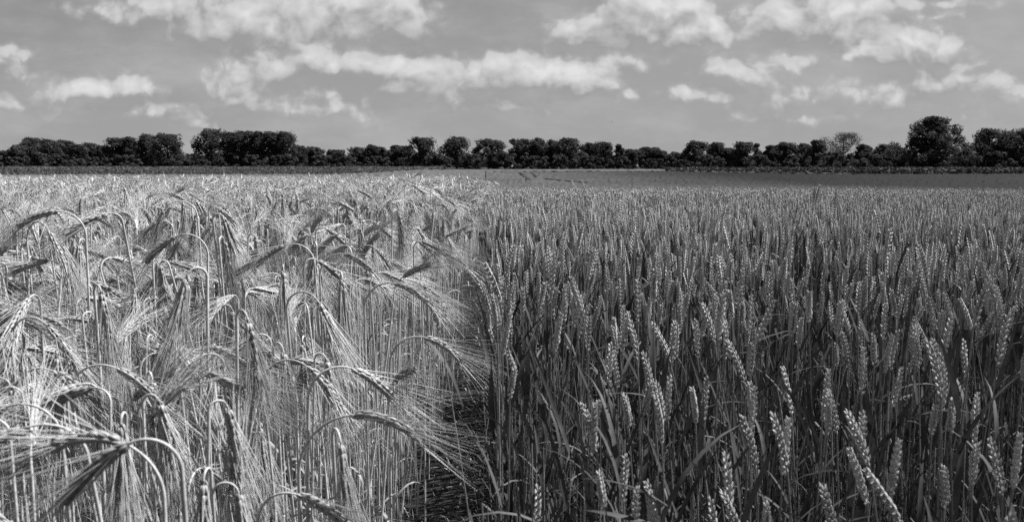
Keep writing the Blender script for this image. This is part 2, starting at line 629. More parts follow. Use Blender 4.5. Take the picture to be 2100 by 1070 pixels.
def wheat(r, apex, lean, ear, lod, stem_r=.0017, nleaf=3, leaves=None):
    """a stiff awnless ear on a green straw; lean is a sideways bow at the top (towards +x)"""
    h0 = apex - ear * math.cos(lean)
    ns = 8
    s = np.linspace(0, 1, ns + 1)
    bend = s ** 2.4
    stem = np.stack([bend * math.tan(lean * .55) * h0 * .35, np.zeros(ns + 1), h0 * s], 1)
    by = r.normal(0, .012)
    stem[:, 1] += np.sin(math.pi * s) * by
    m = 10
    e = [stem[-1].copy()]
    th = lean
    for i in range(m):
        e.append(e[-1] + (ear / m) * np.array([math.sin(th), 0, math.cos(th)]))
        th += r.normal(.012, .02)
    e = np.array(e)
    res = {}
    rr = stem_r * np.linspace(1.3, .72, ns + 1)
    if lod == 0:
        parts = [tube(stem, rr, 6)]
        for zn in (.3, .58):
            p, t = along(stem, zn)
            parts.append(spindle(p - t * .004, t, (1, 0, 0), .008, stem_r * 3.3, stem_r * 3.3, PROF_MD, 6))
    elif lod == 1:
        parts = [tube(stem[::2], rr[::2], 4)]
    else:
        keep = stem[stem[:, 2] > apex - (.5 if lod == 2 else .3)]
        parts = [tube(keep, stem_r * (1.1 if lod == 2 else 1.6), 3)]
    res['stem'] = join(parts)
    nodes = (17, 15, 10, 5)[lod]
    fl = []
    roll = r.uniform(0, math.pi)
    for k in range(nodes):
        sf = (k + .15) / (nodes + .6)
        p, t = along(e, sf)
        b1 = np.array([0, 1., 0])
        b2 = norm(np.cross(t, b1))
        c, d = math.cos(roll), math.sin(roll)
        x1, x2 = b1 * c + b2 * d, -b1 * d + b2 * c
        o = x1 * (1 if k % 2 else -1)
        size = min(1, .62 + sf * 2.2) * (1 - .38 * max(0, (sf - .55) / .45))
        last = k == nodes - 1
        if lod == 0:
            for a in (-1, 1):
                ax = norm(t + o * (.34 + r.normal(0, .06)) * (0 if last else 1) + x2 * a * .24 + r.normal(0, .05, 3))
                base = p + o * .0013 + x2 * a * .0014
                fl.append(spindle(base, ax, x2, .0126 * size * r.uniform(.88, 1.08), .0050 * size, .0042 * size, PROF_HI, 6))
            fl.append(spindle(p + o * .0015, norm(t + o * .2), x2, .010 * size, .0040 * size, .0034 * size, PROF_MD, 5))
        elif lod == 1:
            for a in (-1, 1):
                ax = norm(t + o * .36 + x2 * a * .23 + r.normal(0, .05, 3))
                fl.append(spindle(p + o * .0014, ax, x2, .0122 * size, .0052 * size, .0043 * size, PROF_MD, 5))
        else:
            ax = norm(t + o * (.45 if lod == 2 else .3))
            fl.append(spindle(p, ax, x2, (.015 if lod == 2 else .028) * size, (.0105, .0125)[lod - 2] * size, (.0085, .0115)[lod - 2] * size, PROF_LO, (4, 4)[lod - 2]))
    if lod == 0:
        fl.append(tube(e, np.linspace(.0014, .0007, len(e)), 4))
    res['ear'] = join(fl)
    lv = []
    if leaves is not None:
        for (h, az, L, w, th0, curl, tw) in leaves:
            lv.append(make_leaf(r, h, az, L, w, th0, curl, 9, tw))
    else:
        k = (nleaf, nleaf, 1, 1)[lod]
        for i in range(k):
            h = apex * (.72, .48, .28, .15)[min(i, 3)] * r.uniform(.86, 1.1)
            curl = r.uniform(.0, .6) if r.random() < .86 else r.uniform(.8, 1.9)
            lv.append(make_leaf(r, h, r.uniform(0, 6.28), r.uniform(.14, .25), r.uniform(.008, .0145), r.uniform(.08, .42), curl, (8, 5, 4, 3)[lod], r.uniform(-.9, .9), r.uniform(-.3, .3)))
    res['leaves'] = lv
    res['apex_xy'] = e[-1][:2]
    res['ear_mid'] = e[5]
    res['tip'] = e[-1]
    return res


BMATS = ['b_stem', 'b_ear', 'b_awn', 'b_leaf']
WMATS = ['w_stem', 'w_ear', 'w_leaf']


def as_stuff(res, barley_kind):
    """one plant as a single block of verts, tris and material numbers"""
    bl = [(res['stem'], 0), (res['ear'], 1)]
    if barley_kind:
        bl.append((res['beard'], 2))
    for lf in res['leaves']:
        bl.append((lf, 3 if barley_kind else 2))
    V, F = join([b[0] for b in bl])
    mi = np.concatenate([np.full(len(b[0][1]), b[1]) for b in bl])
    return V, F, mi


def scatter(protos, xy, z, az, tilt, taz, sc, choice):
    """lay copies of the blocks down and gather them into one mesh's arrays"""
    Vs, Fs, Ms, off = [], [], [], 0
    for k, (V, F, mi) in enumerate(protos):
        ids = np.nonzero(choice == k)[0]
        if not len(ids):
            continue
        c, s = np.cos(az[ids]), np.sin(az[ids])
        n = len(ids)
        Rz = np.zeros((n, 3, 3))
        Rz[:, 0, 0] = c
        Rz[:, 0, 1] = -s
        Rz[:, 1, 0] = s
        Rz[:, 1, 1] = c
        Rz[:, 2, 2] = 1
        ct, st = np.cos(tilt[ids]), np.sin(tilt[ids])
        kx, ky = np.cos(taz[ids]), np.sin(taz[ids])
        T = np.zeros((n, 3, 3))
        T[:, 0, 0] = ct + kx * kx * (1 - ct)
        T[:, 0, 1] = kx * ky * (1 - ct)
        T[:, 0, 2] = ky * st
        T[:, 1, 0] = kx * ky * (1 - ct)
        T[:, 1, 1] = ct + ky * ky * (1 - ct)
        T[:, 1, 2] = -kx * st
        T[:, 2, 0] = -ky * st
        T[:, 2, 1] = kx * st
        T[:, 2, 2] = ct
        A = np.einsum('nij,njk->nik', T, Rz) * sc[ids][:, None, None]
        W = np.einsum('nij,vj->nvi', A, V)
        W[:, :, 0] += xy[ids, 0][:, None]
        W[:, :, 1] += xy[ids, 1][:, None]
        W[:, :, 2] += z[ids][:, None]
        Vs.append(W.reshape(-1, 3).astype(np.float32))
        nf = (np.arange(n) * len(V))[:, None, None] + F[None]
        Fs.append((nf.reshape(-1, 3) + off).astype(np.int32))
        Ms.append(np.tile(mi, n))
        off += n * len(V)
    return np.concatenate(Vs), np.concatenate(Fs), np.concatenate(Ms)


# ------------------------------------------------------------------ the lie of the land


def smooth(a, b, x):
    t = np.clip((x - a) / (b - a), 0, 1)
    return t * t * (3 - 2 * t)


def edge_x(d):
    """centre line of the bare strip between the two crops"""
    return -.105 - .025 * d


def ground_z(x, y):
    d = np.hypot(x, y)
    left = smooth(-.02, -.10, x / np.maximum(d, .1))
    a = 8 + 11 * left
    g = -1.35 * smooth(a, 62, d) + 1.35 * smooth(130, 178, d)
    return g


def make_ground():
    dist = np.concatenate([np.linspace(0.0, 12, 40), np.linspace(12.6, 190, 110), np.geomspace(200, 6000, 24)])
    az = np.linspace(-math.pi, math.pi, 181)[:-1]
    V, F = [], []
    na = len(az)
    for d in dist:
        x, y = np.sin(az) * d, np.cos(az) * d
        V.append(np.stack([x, y, ground_z(x, y)], 1))
    V = np.concatenate(V)
    V[:na, :2] += np.stack([np.sin(az), np.cos(az)], 1) * .01
    for i in range(len(dist) - 1):
        p = i * na + np.arange(na)
        q = i * na + (np.arange(na) + 1) % na
        F += [np.stack([p, q, q + na], 1), np.stack([p, q + na, p + na], 1)]
    F = np.concatenate(F)[:, ::-1]
    F = np.concatenate([F, np.array([[0, (k + 1) % na, k] for k in range(1, na - 1)])])
    o = link('ground', mesh_from('ground', V, F, [M['soil']]))
    tag(o, kind='structure', label='dark bare soil under the two crops')


make_ground()

# ------------------------------------------------------------------ the two crops: where each plant stands
CAND = {}


def candidates(kind, dens_bands, rmax):
    out = []
    for (d0, d1, dens, lod) in dens_bands:
        x0, x1 = -.74 * d1 - .5, .74 * d1 + 1.7
        n = int((x1 - x0) * (d1 - d0) * dens)
        x = rng.uniform(x0, x1, n)
        y = rng.uniform(d0, d1, n)
        ok = (x > -.70 * y - .45) & (x < .70 * y + 1.6)
        e = edge_x(y)
        hw = .105 - .085 * smooth(3.5, 6.5, y)
        if kind == 'barley':
            ok &= x < e - hw - .055 * (1 - smooth(2.2, 4.5, y)) - rng.exponential(.012, n)
        else:
            ok &= x > e + hw + rng.exponential(.010, n)
        out.append(np.stack([x[ok], y[ok], np.full(ok.sum(), lod)], 1))
    return np.concatenate(out)


def label_place(px, py):
    cols = ['at the far left', 'near the left side', 'left of the middle', 'just left of the bare strip', 'just right of the bare strip', 'right of the middle', 'near the right side', 'at the far right']
    return cols


ROOT_COUNT = {'barley': 0, 'wheat': 0}


def plant_object(name, meshes, base, az, tilt, taz, sc, label, cat, group):
    """one plant: an empty at its foot with the stem, the ear (and its beard) and the leaves under it"""
    rt = bpy.data.objects.new(name, None)
    rt.empty_display_size = .05
    COL.objects.link(rt)
    ax = Vector((math.cos(taz), math.sin(taz), 0))
    rt.rotation_euler = (Matrix.Rotation(tilt, 3, ax) @ Matrix.Rotation(az, 3, 'Z')).to_euler()
    rt.location = base
    rt.scale = (sc, sc, sc)
    tag(rt, label, cat, group)
    link('stem', meshes['stem'], rt)
    er = link('ear', meshes['ear'], rt)
    if 'beard' in meshes:
        link('beard', meshes['beard'], er)
    for lf in meshes['leaves']:
        link('leaf', lf, rt)
    return rt


def part_meshes(res, kind):
    k = 'b' if kind == 'barley' else 'w'
    d = {'stem': mesh_from(kind + '_stem', *res['stem'], [M[k + '_stem']]), 'ear': mesh_from(kind + '_ear', *res['ear'], [M[k + '_ear']])}
    if kind == 'barley':
        d['beard'] = mesh_from('barley_beard', *res['beard'], [M['b_awn']])
    d['leaves'] = [mesh_from(kind + '_leaf', lf[0], lf[1], [M[k + '_leaf']]) for lf in res['leaves']]
    d['res'] = res
    return d


# well-marked barley plants: crest of the bent neck (photograph grid), distance, bearing of the droop (0 right, 90 away,
# 180 left, 270 towards us), droop, neck radius, ear length, curl, label
HERO_BARLEY = [
    (370, 412, 2.30, 205, 150, .045, .080, 20, 'tall barley plant rising above the field, dark ear drooping left beneath the treeline gap'),
    (448, 453, 2.60, 200, 140, .030, .065, 15, 'barley plant with short dark ear tipped left, just right of the tallest ear'),
    (382, 480, 1.75, 185, 118, .045, .090, 25, 'barley plant with pale striped ear slanting left below the tall dark ear'),
    (125, 434, 1.70, 185, 95, .050, .090, 30, 'barley plant bent flat to the left with fanned beard, high near left edge'),
    (80, 455, 1.75, 330, 140, .050, .095, 15, 'barley plant with striped ear hanging down right under the flat bent one'),
    (168, 490, 2.00, 265, 172, .012, .080, 5, 'barley plant with narrow black ear hanging straight down, upper left'),
    (268, 514, 2.05, 300, 165, .012, .070, 5, 'barley plant with small dark ear hanging beside its pale upright stem'),
    (402, 549, 1.25, 225, 160, .016, .095, 10, 'barley plant with big black shaggy ear and long dark beard, facing us'),
    (580, 543, 1.55, 290, 168, .012, .075, 5, 'barley plant with black ear tucked right of its straight pale stem'),
    (620, 598, 1.45, 345, 150, .035, .080, 15, 'barley plant hooked like a cane, ear hanging right, mid barley field'),
    (200, 584, 1.40, 320, 160, .014, .095, 5, 'barley plant with straight tall stem and striped ear hanging right of it'),
    (497, 636, 1.15, 320, 165, .015, .095, 5, 'barley plant with dark kinked neck and long braided ear hanging straight'),
    (215, 748, 1.10, 350, 112, .060, .095, 35, 'barley plant with thick half dark ear curving right, lower left'),
    (600, 738, 1.20, 345, 125, .050, .090, 30, 'barley plant with plump ear arching right, above the bottom stalks'),
    (690, 752, 1.15, 20, 115, .045, .085, 30, 'barley plant with black shaded ear beside its twin, long beard to the right'),
    (720, 850, 1.00, 352, 82, .085, .085, 42, 'barley plant with pale ear reaching right over the bare strip, beard fanned wide'),
    (300, 900, .74, 186, 118, .032, .090, 28, 'nearest barley plant, large blurred ear bowed left across the lower left corner'),
    (255, 893, .80, 190, 60, .070, .075, 60, 'barley plant with blurred arched neck above the nearest ear, lower left'),
    (860, 690, 1.55, 350, 100, .060, .085, 35, 'barley plant leaning out over the bare strip, ear dipping right at mid height'),
    (800, 580, 1.65, 345, 98, .060, .095, 35, 'barley plant with dark backed ear and beard sweeping right near the strip'),
    (690, 880, 1.05, 300, 160, .018, .075, 5, 'barley plant with short ear hanging straight down below the fanned one'),
    (590, 1010, .98, 350, 105, .045, .090, 30, 'barley plant with dark neck and ear falling right at the bottom edge'),
    (425, 960, .95, 270, 168, .012, .085, 5, 'barley plant with shaggy dark ear hanging towards us at the bottom edge'),
    (490, 940, 1.0, 120, 20, .030, .080, 10, 'barley plant with ear still upright and beard spraying up, near bottom edge'),
    (40, 828, .95, 185, 110, .045, .090, 30, 'barley plant with blurred dark ear drooping out of the left edge'),
    (85, 870, .85, 200, 105, .045, .090, 30, 'barley plant with blurred ear crossing the stem nearest the left edge'),
    (62, 650, 1.30, 345, 130, .045, .090, 25, 'barley plant hooked with striped ear hanging right, near left edge'),
    (310, 578, 2.0, 270, 172, .010, .060, 0, 'barley plant with tiny black ear seen end on, mid left'),
    (315, 680, 1.45, 310, 160, .014, .080, 5, 'barley plant with grey ear hanging right of a straight stem, centre left'),
    (430, 725, 1.25, 210, 150, .022, .080, 10, 'barley plant with dark ear hanging left under the kinked neck'),
    (90, 755, 1.10, 350, 112, .05, .09, 30, 'barley plant with pale ear sloping right, lower left behind blurred ears'),
    (755, 503, 2.2, 330, 120, .05, .08, 30, 'barley plant with thin hooked ear drooping right, behind the strip edge'),
    (700, 520, 1.9, 340, 100, .06, .09, 35, 'barley plant with long ear sweeping right among others, mid distance'),
    (600, 500, 2.0, 190, 110, .05, .085, 25, 'barley plant with striped ear sloping left, beard fanned to the left'),
    (850, 355, 7.5, 20, 55, .05, .06, 10, 'barley plant with half raised ear and beard on the skyline of the crop'),
    (900, 520, 2.4, 350, 95, .06, .085, 35, 'barley plant leaning right with ear level over the strip edge'),
    (520, 830, 1.3, 300, 150, .03, .085, 10, 'barley plant with ear hanging in front of crowded pale stalks'),
    (150, 690, 1.5, 230, 150, .03, .085, 10, 'barley plant with dark ear hanging left behind the straight tall stem'),
]
# well-marked wheat plants: tip of the ear, distance, lean bearing, lean, ear length, label
HERO_WHEAT = [
    (1716, 384, 3.1, 0, 2, .088, 'tall wheat ear standing above the rest, lit along its edge'),
    (1672, 383, 3.4, 0, 6, .075, 'tall dark wheat ear, left one of a close pair above the crop'),
    (1682, 378, 3.3, 0, 8, .080, 'tall dark wheat ear, right one of a close pair above the crop'),
    (1172, 370, 5.6, 180, 28, .11, 'pale wheat ear leaning left above the crop skyline'),
    (1193, 368, 5.8, 180, 14, .11, 'pale wheat ear rising steeply above the crop skyline'),
    (1735, 838, 1.05, 180, 22, .085, 'wheat ear leaning left with pale sunlit grains, lower right'),
    (1740, 915, 1.02, 180, 18, .085, 'wheat ear just below the leaning pale one, lower right'),
    (1772, 955, .98, 180, 32, .090, 'wheat ear slanting strongly left at the bottom edge, lower right'),
    (1582, 842, 1.08, 180, 14, .090, 'wheat ear with bright chunky grains, bottom middle of the wheat'),
    (1617, 855, 1.10, 10, 4, .085, 'wheat ear upright beside the bright chunky one'),
    (1685, 990, .95, 180, 10, .080, 'wheat ear cut by the bottom edge with broad pale grains'),
    (1325, 985, 1.00, 180, 6, .080, 'wheat ear standing alone at the bottom, above the broad leaf'),
    (1485, 925, 1.02, 180, 3, .090, 'thick wheat ear with twin rows at the bottom middle'),
    (1318, 720, 1.35, 185, 12, .085, 'wheat ear leaning a little left beyond the level leaf'),
    (1285, 640, 1.45, 180, 10, .090, 'bright wheat ear third from the bare strip at mid height'),
    (1110, 495, 2.2, 180, 4, .090, 'wheat ear in the bright cluster nearest the bare strip'),
    (1016, 590, 2.0, 180, 5, .090, 'wheat ear right on the edge of the bare strip'),
    (1004, 675, 2.0, 180, 6, .065, 'pale bleached wheat ear on the edge of the bare strip'),
    (2010, 530, 1.7, 180, 18, .10, 'wheat ear curving left high near the right edge'),
    (1885, 500, 2.0, 180, 14, .09, 'wheat ear leaning left, upper right of the field'),
    (1955, 640, 1.4, 0, 4, .095, 'wheat ear upright and grey near the right edge'),
    (2070, 640, 1.35, 0, 8, .095, 'thick wheat ear at the right edge, mid height'),
    (1700, 755, 1.35, 0, 2, .095, 'wheat ear upright and dark between leaning ones'),
    (1520, 845, 1.2, 180, 8, .09, 'wheat ear grey and straight, left of the bright chunky one'),
    (1900, 690, 1.2, 180, 10, .095, 'wheat ear with sharp lit grains, right of the field middle'),
    (2030, 895, 1.1, 180, 12, .09, 'wheat ear dipping left near the lower right corner'),
    (1440, 620, 1.6, 180, 18, .085, 'wheat ear leaning left above the crossed leaves'),
    (1845, 900, 1.1, 0, 3, .085, 'wheat ear upright near the lower right, dark leaf behind'),
]

# broad blades on some of them: drop below the tip, bearing against the plant's own, length, width, angle from upright, bend, twist
BROAD = {
    11: [(.035, 12, .13, .015, 55, 30, .3), (.07, -14, .11, .013, 74, 15, -.3), (.16, 140, .16, .011, 24, 20, .4)],
    12: [(.13, 200, .16, .011, 18, 14, .5), (.10, 20, .15, .010, 30, 20, .2)],
    13: [(.10, 0, .12, .012, 62, 35, .1), (.20, 170, .22, .015, 18, 10, .6)],
    24: [(.13, 20, .15, .012, 15, 15, .5), (.18, 190, .16, .011, 28, 30, -.4)],
    26: [(.09, 180, .11, .009, 66, 12, .2), (.12, 20, .12, .010, 55, 25, .4)],
    27: [(.12, 170, .15, .012, 18, 10, .7), (.14, 330, .15, .011, 20, 14, -.6)],
}
BASE_B = 'barley plants close by'
BASE_W = 'wheat plants close by'
made = {'barley': [], 'wheat': []}


def put_hero_barley(row, i):
    px, py, d, az, droop, rad, ear, curl, label = row
    r = np.random.default_rng(100 + i)
    P = pix(px, py, d)
    az, droop, curl = R(az), R(droop), R(curl)
    res = barley(r, P[2], droop, rad, ear, curl, 0, .0024)
    ms = part_meshes(res, 'barley')
    a = res['apex_xy']
    bx = P[0] - (a[0] * math.cos(az) - a[1] * math.sin(az))
    by = P[1] - (a[0] * math.sin(az) + a[1] * math.cos(az))
    plant_object('barley_plant', ms, (bx, by, 0), az, 0, 0, 1, label, 'barley plant', BASE_B)
    made['barley'].append((bx, by))


def put_hero_wheat(row, i):
    px, py, d, az, lean, ear, label = row
    r = np.random.default_rng(300 + i)
    P = pix(px, py, d)
    az, lean = R(az), R(lean)
    lv = None
    if i in BROAD:
        lv = [(P[2] - dz, R(a), L, w, R(t0), R(cu), tw) for (dz, a, L, w, t0, cu, tw) in BROAD[i]]
    res = wheat(r, P[2], lean, ear, 0, .0018, 3, lv)
    ms = part_meshes(res, 'wheat')
    a = res['apex_xy']
    bx = P[0] - (a[0] * math.cos(az) - a[1] * math.sin(az))
    by = P[1] - (a[0] * math.sin(az) + a[1] * math.cos(az))
    plant_object('wheat_plant', ms, (bx, by, 0), az, 0, 0, 1, label, 'wheat plant', BASE_W)
    made['wheat'].append((bx, by))


for i, row in enumerate(HERO_BARLEY):
    put_hero_barley(row, i)
for i, row in enumerate(HERO_WHEAT):
    put_hero_wheat(row, i)

# ---- prototypes
NP = 14


def barley_params(r):
    q = r.random()
    droop = r.uniform(R(140), R(178)) if q < .52 else (r.uniform(R(90), R(140)) if q < .9 else r.uniform(R(15), R(70)))
    rad = r.uniform(.006, .018) if droop > R(140) else (r.uniform(.010, .032) if droop > R(90) else r.uniform(.03, .08))
    return dict(apex=1.0, droop=droop, rad=rad, ear=r.uniform(.06, .09), curl=R(r.uniform(5, 35)))


def barley_protos(lod, n, seed):
    r = np.random.default_rng(seed)
    return [barley(r, lod=lod, **barley_params(r)) for _ in range(n)]


def wheat_protos(lod, n, seed):
    r = np.random.default_rng(seed)
    return [wheat(r, 1.0, abs(r.normal(0, R(6.5))), r.uniform(.060, .092), lod, nleaf=3) for _ in range(n)]


def col_word(px):
    W = [(150, 'by the left edge'), (300, 'a little in from the left edge'), (450, 'a fifth across'), (600, 'a quarter across'),
         (750, 'a third across'), (880, 'two fifths across'), (1000, 'beside the bare strip'), (1110, 'along the bare strip edge'),
         (1230, 'just past the middle'), (1350, 'three fifths across'), (1470, 'two thirds across'), (1590, 'three quarters across'),
         (1720, 'four fifths across'), (1850, 'well to the right'), (1980, 'a little in from the right edge'), (9999, 'by the right edge')]
    for lim, w in W:
        if px < lim:
            return w


def row_word(py):
    W = [(440, 'high in the crop'), (500, 'above mid crop'), (560, 'at mid crop'), (630, 'below mid crop'), (710, 'low in the crop'), (800, 'lower still'), (900, 'near the bottom'), (9999, 'along the bottom')]
    for lim, w in W:
        if py < lim:
            return w


def droop_word(dx, dy, r):
    if dy < -.25:
        return 'upright'
    if abs(dx) < .25:
        return 'hanging'
    return ('level ' if dy < .25 else '') + ('right-pointing' if dx > 0 else 'left-pointing')


def grow(kind):
    is_b = kind == 'barley'
    if is_b:
        bands = [(.80, 3.3, 140, 0), (3.3, 5.2, 190, 1), (5.2, 9.0, 190, 2), (9.0, 18.0, 160, 3)]
        protos = {0: barley_protos(0, NP, 21), 1: barley_protos(1, 10, 22), 2: barley_protos(2, 14, 23), 3: barley_protos(3, 16, 24)}
    else:
        bands = [(.95, 1.9, 150, 0), (1.9, 3.3, 185, 0), (3.3, 5.0, 210, 1), (5.0, 8.0, 240, 2), (8.0, 11.2, 260, 3)]
        protos = {0: wheat_protos(0, NP, 31), 1: wheat_protos(1, 10, 32), 2: wheat_protos(2, 12, 33), 3: wheat_protos(3, 12, 34)}
    c = candidates(kind, bands, 22)
    # keep clear of the well-marked plants' feet
    hb = np.array(made[kind])
    dd = np.min(np.hypot(c[:, None, 0] - hb[None, :, 0], c[:, None, 1] - hb[None, :, 1]), 1)
    c = c[dd > .025]
    n = len(c)
    d = np.hypot(c[:, 0], c[:, 1])
    g = ground_z(c[:, 0], c[:, 1])
    if is_b:
        h = rng.normal(1.02, .065, n) * (1 - smooth(4, 8, d)) + rng.normal(.995, .022, n) * smooth(4, 8, d)
        h = np.where(d < 1.6, np.minimum(h, 1.0), h)
        h = np.where(d < 1.05, np.minimum(h, .93), h)
        az = rng.uniform(0, 2 * math.pi, n)
        near_edge = (edge_x(c[:, 1]) - c[:, 0]) < .35
        az = np.where(near_edge & (rng.random(n) < .75), rng.normal(0, .7, n), az)
        tilt = np.abs(rng.normal(0, R(4.5), n))
    else:
        h = rng.normal(.985, .055, n) * (1 - smooth(3.5, 7, d)) + rng.normal(.965, .018, n) * smooth(3.5, 7, d)
        h = np.where(d < 1.45, np.minimum(h, .94), h)
        h = np.where(d < 1.15, np.minimum(h, .88), h)
        az = rng.uniform(0, 2 * math.pi, n)
        tilt = np.abs(rng.normal(0, R(2.8), n))
    h = np.clip(h, .74, 1.22)
    taz = rng.uniform(0, 2 * math.pi, n)
    choice = np.array([rng.integers(0, len(protos[int(l)])) for l in c[:, 2]])
    # the nearest ones in view become plants of their own
    ids = []
    for i in np.argsort(d):
        if c[i, 2] != 0:
            continue
        px, py = proj((c[i, 0], c[i, 1], h[i] * .95))
        if -30 < px < 2130 and py < 1110:
            ids.append(i)
        if len(ids) >= 300 - len(hb):
            break
    pm = [part_meshes(p, kind) for p in protos[0]]
    for i in ids:
        ms = pm[choice[i]]
        sc = float(h[i])
        base = Vector((c[i, 0], c[i, 1], g[i]))
        Rm = Matrix.Rotation(tilt[i], 3, Vector((math.cos(taz[i]), math.sin(taz[i]), 0))) @ Matrix.Rotation(az[i], 3, 'Z')
        m0 = base + Rm @ Vector(ms['res']['ear_mid']) * sc
        m1 = base + Rm @ Vector(ms['res']['tip']) * sc
        p0, p1 = proj(m0), proj(m1)
        L = math.hypot(p1[0] - p0[0], p1[1] - p0[1]) + 1e-6
        ux, uy = (p1[0] - p0[0]) / L, (p1[1] - p0[1]) / L
        if is_b:
            lab = 'barley plant, %s ear %s, %s' % (droop_word(ux, uy, L), row_word(p0[1]), col_word(p0[0]))
        else:
            ln = 'straight' if abs(ux) < .13 else ('right-leaning' if ux > 0 else 'left-leaning')
            lab = 'wheat plant, %s ear %s, %s' % (ln, row_word(p0[1]), col_word(p0[0]))
        plant_object(kind + '_plant', ms, base, float(az[i]), float(tilt[i]), float(taz[i]), sc, lab, kind + ' plant', BASE_B if is_b else BASE_W)
    rest = np.ones(n, bool)
    rest[ids] = False
    Vs, Fs, Ms, off = [], [], [], 0
    for lod in (0, 1, 2, 3):
        use = (c[:, 2] == lod) & rest
        if not use.any():
            continue
        pr = protos[lod]
        if lod == 0:
            pr = [p for p in (barley_protos if is_b else wheat_protos)(1, NP, 51)]
        V, F, mi = scatter([as_stuff(p, is_b) for p in pr], c[use][:, :2], g[use], az[use], tilt[use], taz[use], h[use], choice[use] % len(pr))
        Vs.append(V)
        Fs.append(F + off)
        Ms.append(mi)
        off += len(V)
    # lower tillers without an ear, between the others
    rf = np.random.default_rng(91 if is_b else 92)
    fill = []
    for _ in range(12):
        hh = 1.0
        ns = 5
        by = rf.normal(0, .03)
        st = np.array([(by * math.sin(math.pi * i / ns), 0, hh * i / ns) for i in range(ns + 1)])
        if is_b:
            bl = [(tube(st, np.linspace(.0023, .0012, ns + 1), 5), 0)]
            for _k in range(2):
                bl.append((make_leaf(rf, rf.uniform(.3, .95), rf.uniform(0, 6.28), rf.uniform(.1, .2), rf.uniform(.005, .009), rf.uniform(.15, .6), rf.uniform(1.0, 3.2), 6, rf.uniform(-2.5, 2.5), rf.uniform(-.8, .8)), 3))
        else:
            bl = [(tube(st, np.linspace(.0022, .0012, ns + 1), 4), 0)]
            for _k in range(3):
                bl.append((make_leaf(rf, rf.uniform(.40, .90), rf.uniform(0, 6.28), rf.uniform(.18, .32), rf.uniform(.007, .0125), rf.uniform(.08, .45), rf.uniform(.0, 1.6), 7, rf.uniform(-1.2, 1.2), rf.uniform(-.4, .4)), 2))
        V, F = join([q[0] for q in bl])
        fill.append((V, F, np.concatenate([np.full(len(q[0][1]), q[1]) for q in bl])))
    cf = candidates(kind, [(.9, 4.5, 150 if is_b else 300, 0)], 5)
    cf = cf[np.min(np.hypot(cf[:, None, 0] - hb[None, :, 0], cf[:, None, 1] - hb[None, :, 1]), 1) > .015]
    nf_ = len(cf)
    V, F, mi = scatter(fill, cf[:, :2], ground_z(cf[:, 0], cf[:, 1]), rf.uniform(0, 6.28, nf_), np.abs(rf.normal(0, R(4), nf_)), rf.uniform(0, 6.28, nf_), rf.uniform(.5, .82, nf_) * (1 if is_b else 1.1), rf.integers(0, 12, nf_))
    Vs.append(V)
    Fs.append(F + off)
    Ms.append(mi)
    off += len(V)
    o = link(kind + '_crop', mesh_from(kind + '_crop', np.concatenate(Vs), np.concatenate(Fs), [M[q] for q in (BMATS if is_b else WMATS)], np.concatenate(Ms)))
    tag(o, ('pale ripe bearded barley crop filling the field left of the bare strip' if is_b else 'darker awnless wheat crop filling the field right of the bare strip'), 'crop', None, 'stuff')
    print(kind, n, 'verts', off)


grow('barley')
grow('wheat')

# ------------------------------------------------------------------ bits lying in the bare strip
r = np.random.default_rng(71)
bits, bm = [], []
for i in range(2600):
    d = 2.2 + 9 * r.random() ** 1.6
    x = edge_x(d) + r.normal(0, .10)
    az, L = r.uniform(0, 6.28), r.uniform(.015, .07)
    pts, side = leaf_path(0.004 + r.uniform(0, .03), az, L, r.uniform(.3, 1.6), r.uniform(0, 1.2), 3)
    pts = pts + np.array([x, d, 0])
    wd = np.array([.5, 1, .8, .1]) * r.uniform(.002, .009)
    b = blade(pts, wd, side, .2)
    bits.append(b)
    bm.append(np.full(len(b[1]), 1 if r.random() < .15 else 0))
V, F = join(bits)
tag(link('ground_litter', mesh_from('ground_litter', V, F, [M['litter'], M['b_leaf']], np.concatenate(bm))), 'small weeds and straw bits on the soil of the bare strip', 'litter', None, 'stuff')

# ------------------------------------------------------------------ fields farther off


def field_sheet(name, u0, u1, prof, nu, nd, mat, label, amp=.05, seed=1, kind='structure', d_edge=None):
    """a crop canopy seen from far: bearing u = x/y, prof(u, d) -> height"""
    rr = np.random.default_rng(seed)
    V = []
    for i in range(nd + 1):
        f = i / nd
        for j in range(nu + 1):
            uu = u0 + (u1 - u0) * j / nu
            if callable(d_edge):
                a, b = d_edge(uu)
            else:
                a, b = d_edge
            d = a * (b / a) ** f
            ux = uu + rr.normal(0, .15) * (u1 - u0) / nu * (0 < j < nu)
            V.append((ux * d, d, prof(ux, d) + rr.normal(0, amp)))
    F = []
    w = nu + 1
    for i in range(nd):
        for j in range(nu):
            p = i * w + j
            F += [(p, p + 1, p + w + 1), (p, p + w + 1, p + w)]
    # a skirt down to the soil round the sheet
    V = list(V)
    rim = [j for j in range(w)] + [i * w + nu for i in range(1, nd + 1)] + [nd * w + j for j in range(nu - 1, -1, -1)] + [i * w for i in range(nd - 1, 0, -1)]
    st = len(V)
    for q in rim:
        x, y, z = V[q]
        V.append((x, y, min(z - .3, float(ground_z(x, y)) - .05)))
    m = len(rim)
    for k in range(m):
        a, b = rim[k], rim[(k + 1) % m]
        F += [(b, a, st + k), (b, st + k, st + (k + 1) % m)]
    o = link(name, mesh_from(name, np.array(V), np.array(F), [mat], smooth=False))
    tag(o, label, None, None, kind)
    return o


def far_canopy(u, d):
    z = np.interp(d, [13, 17, 30, 69, 130, 160], [.72, .58, .20, -.50, -.36, -.25])
    mid = smooth(.42, .16, u) * smooth(-.30, -.02, u)
    z += .44 * mid * smooth(70, 145, d)
    return float(z)


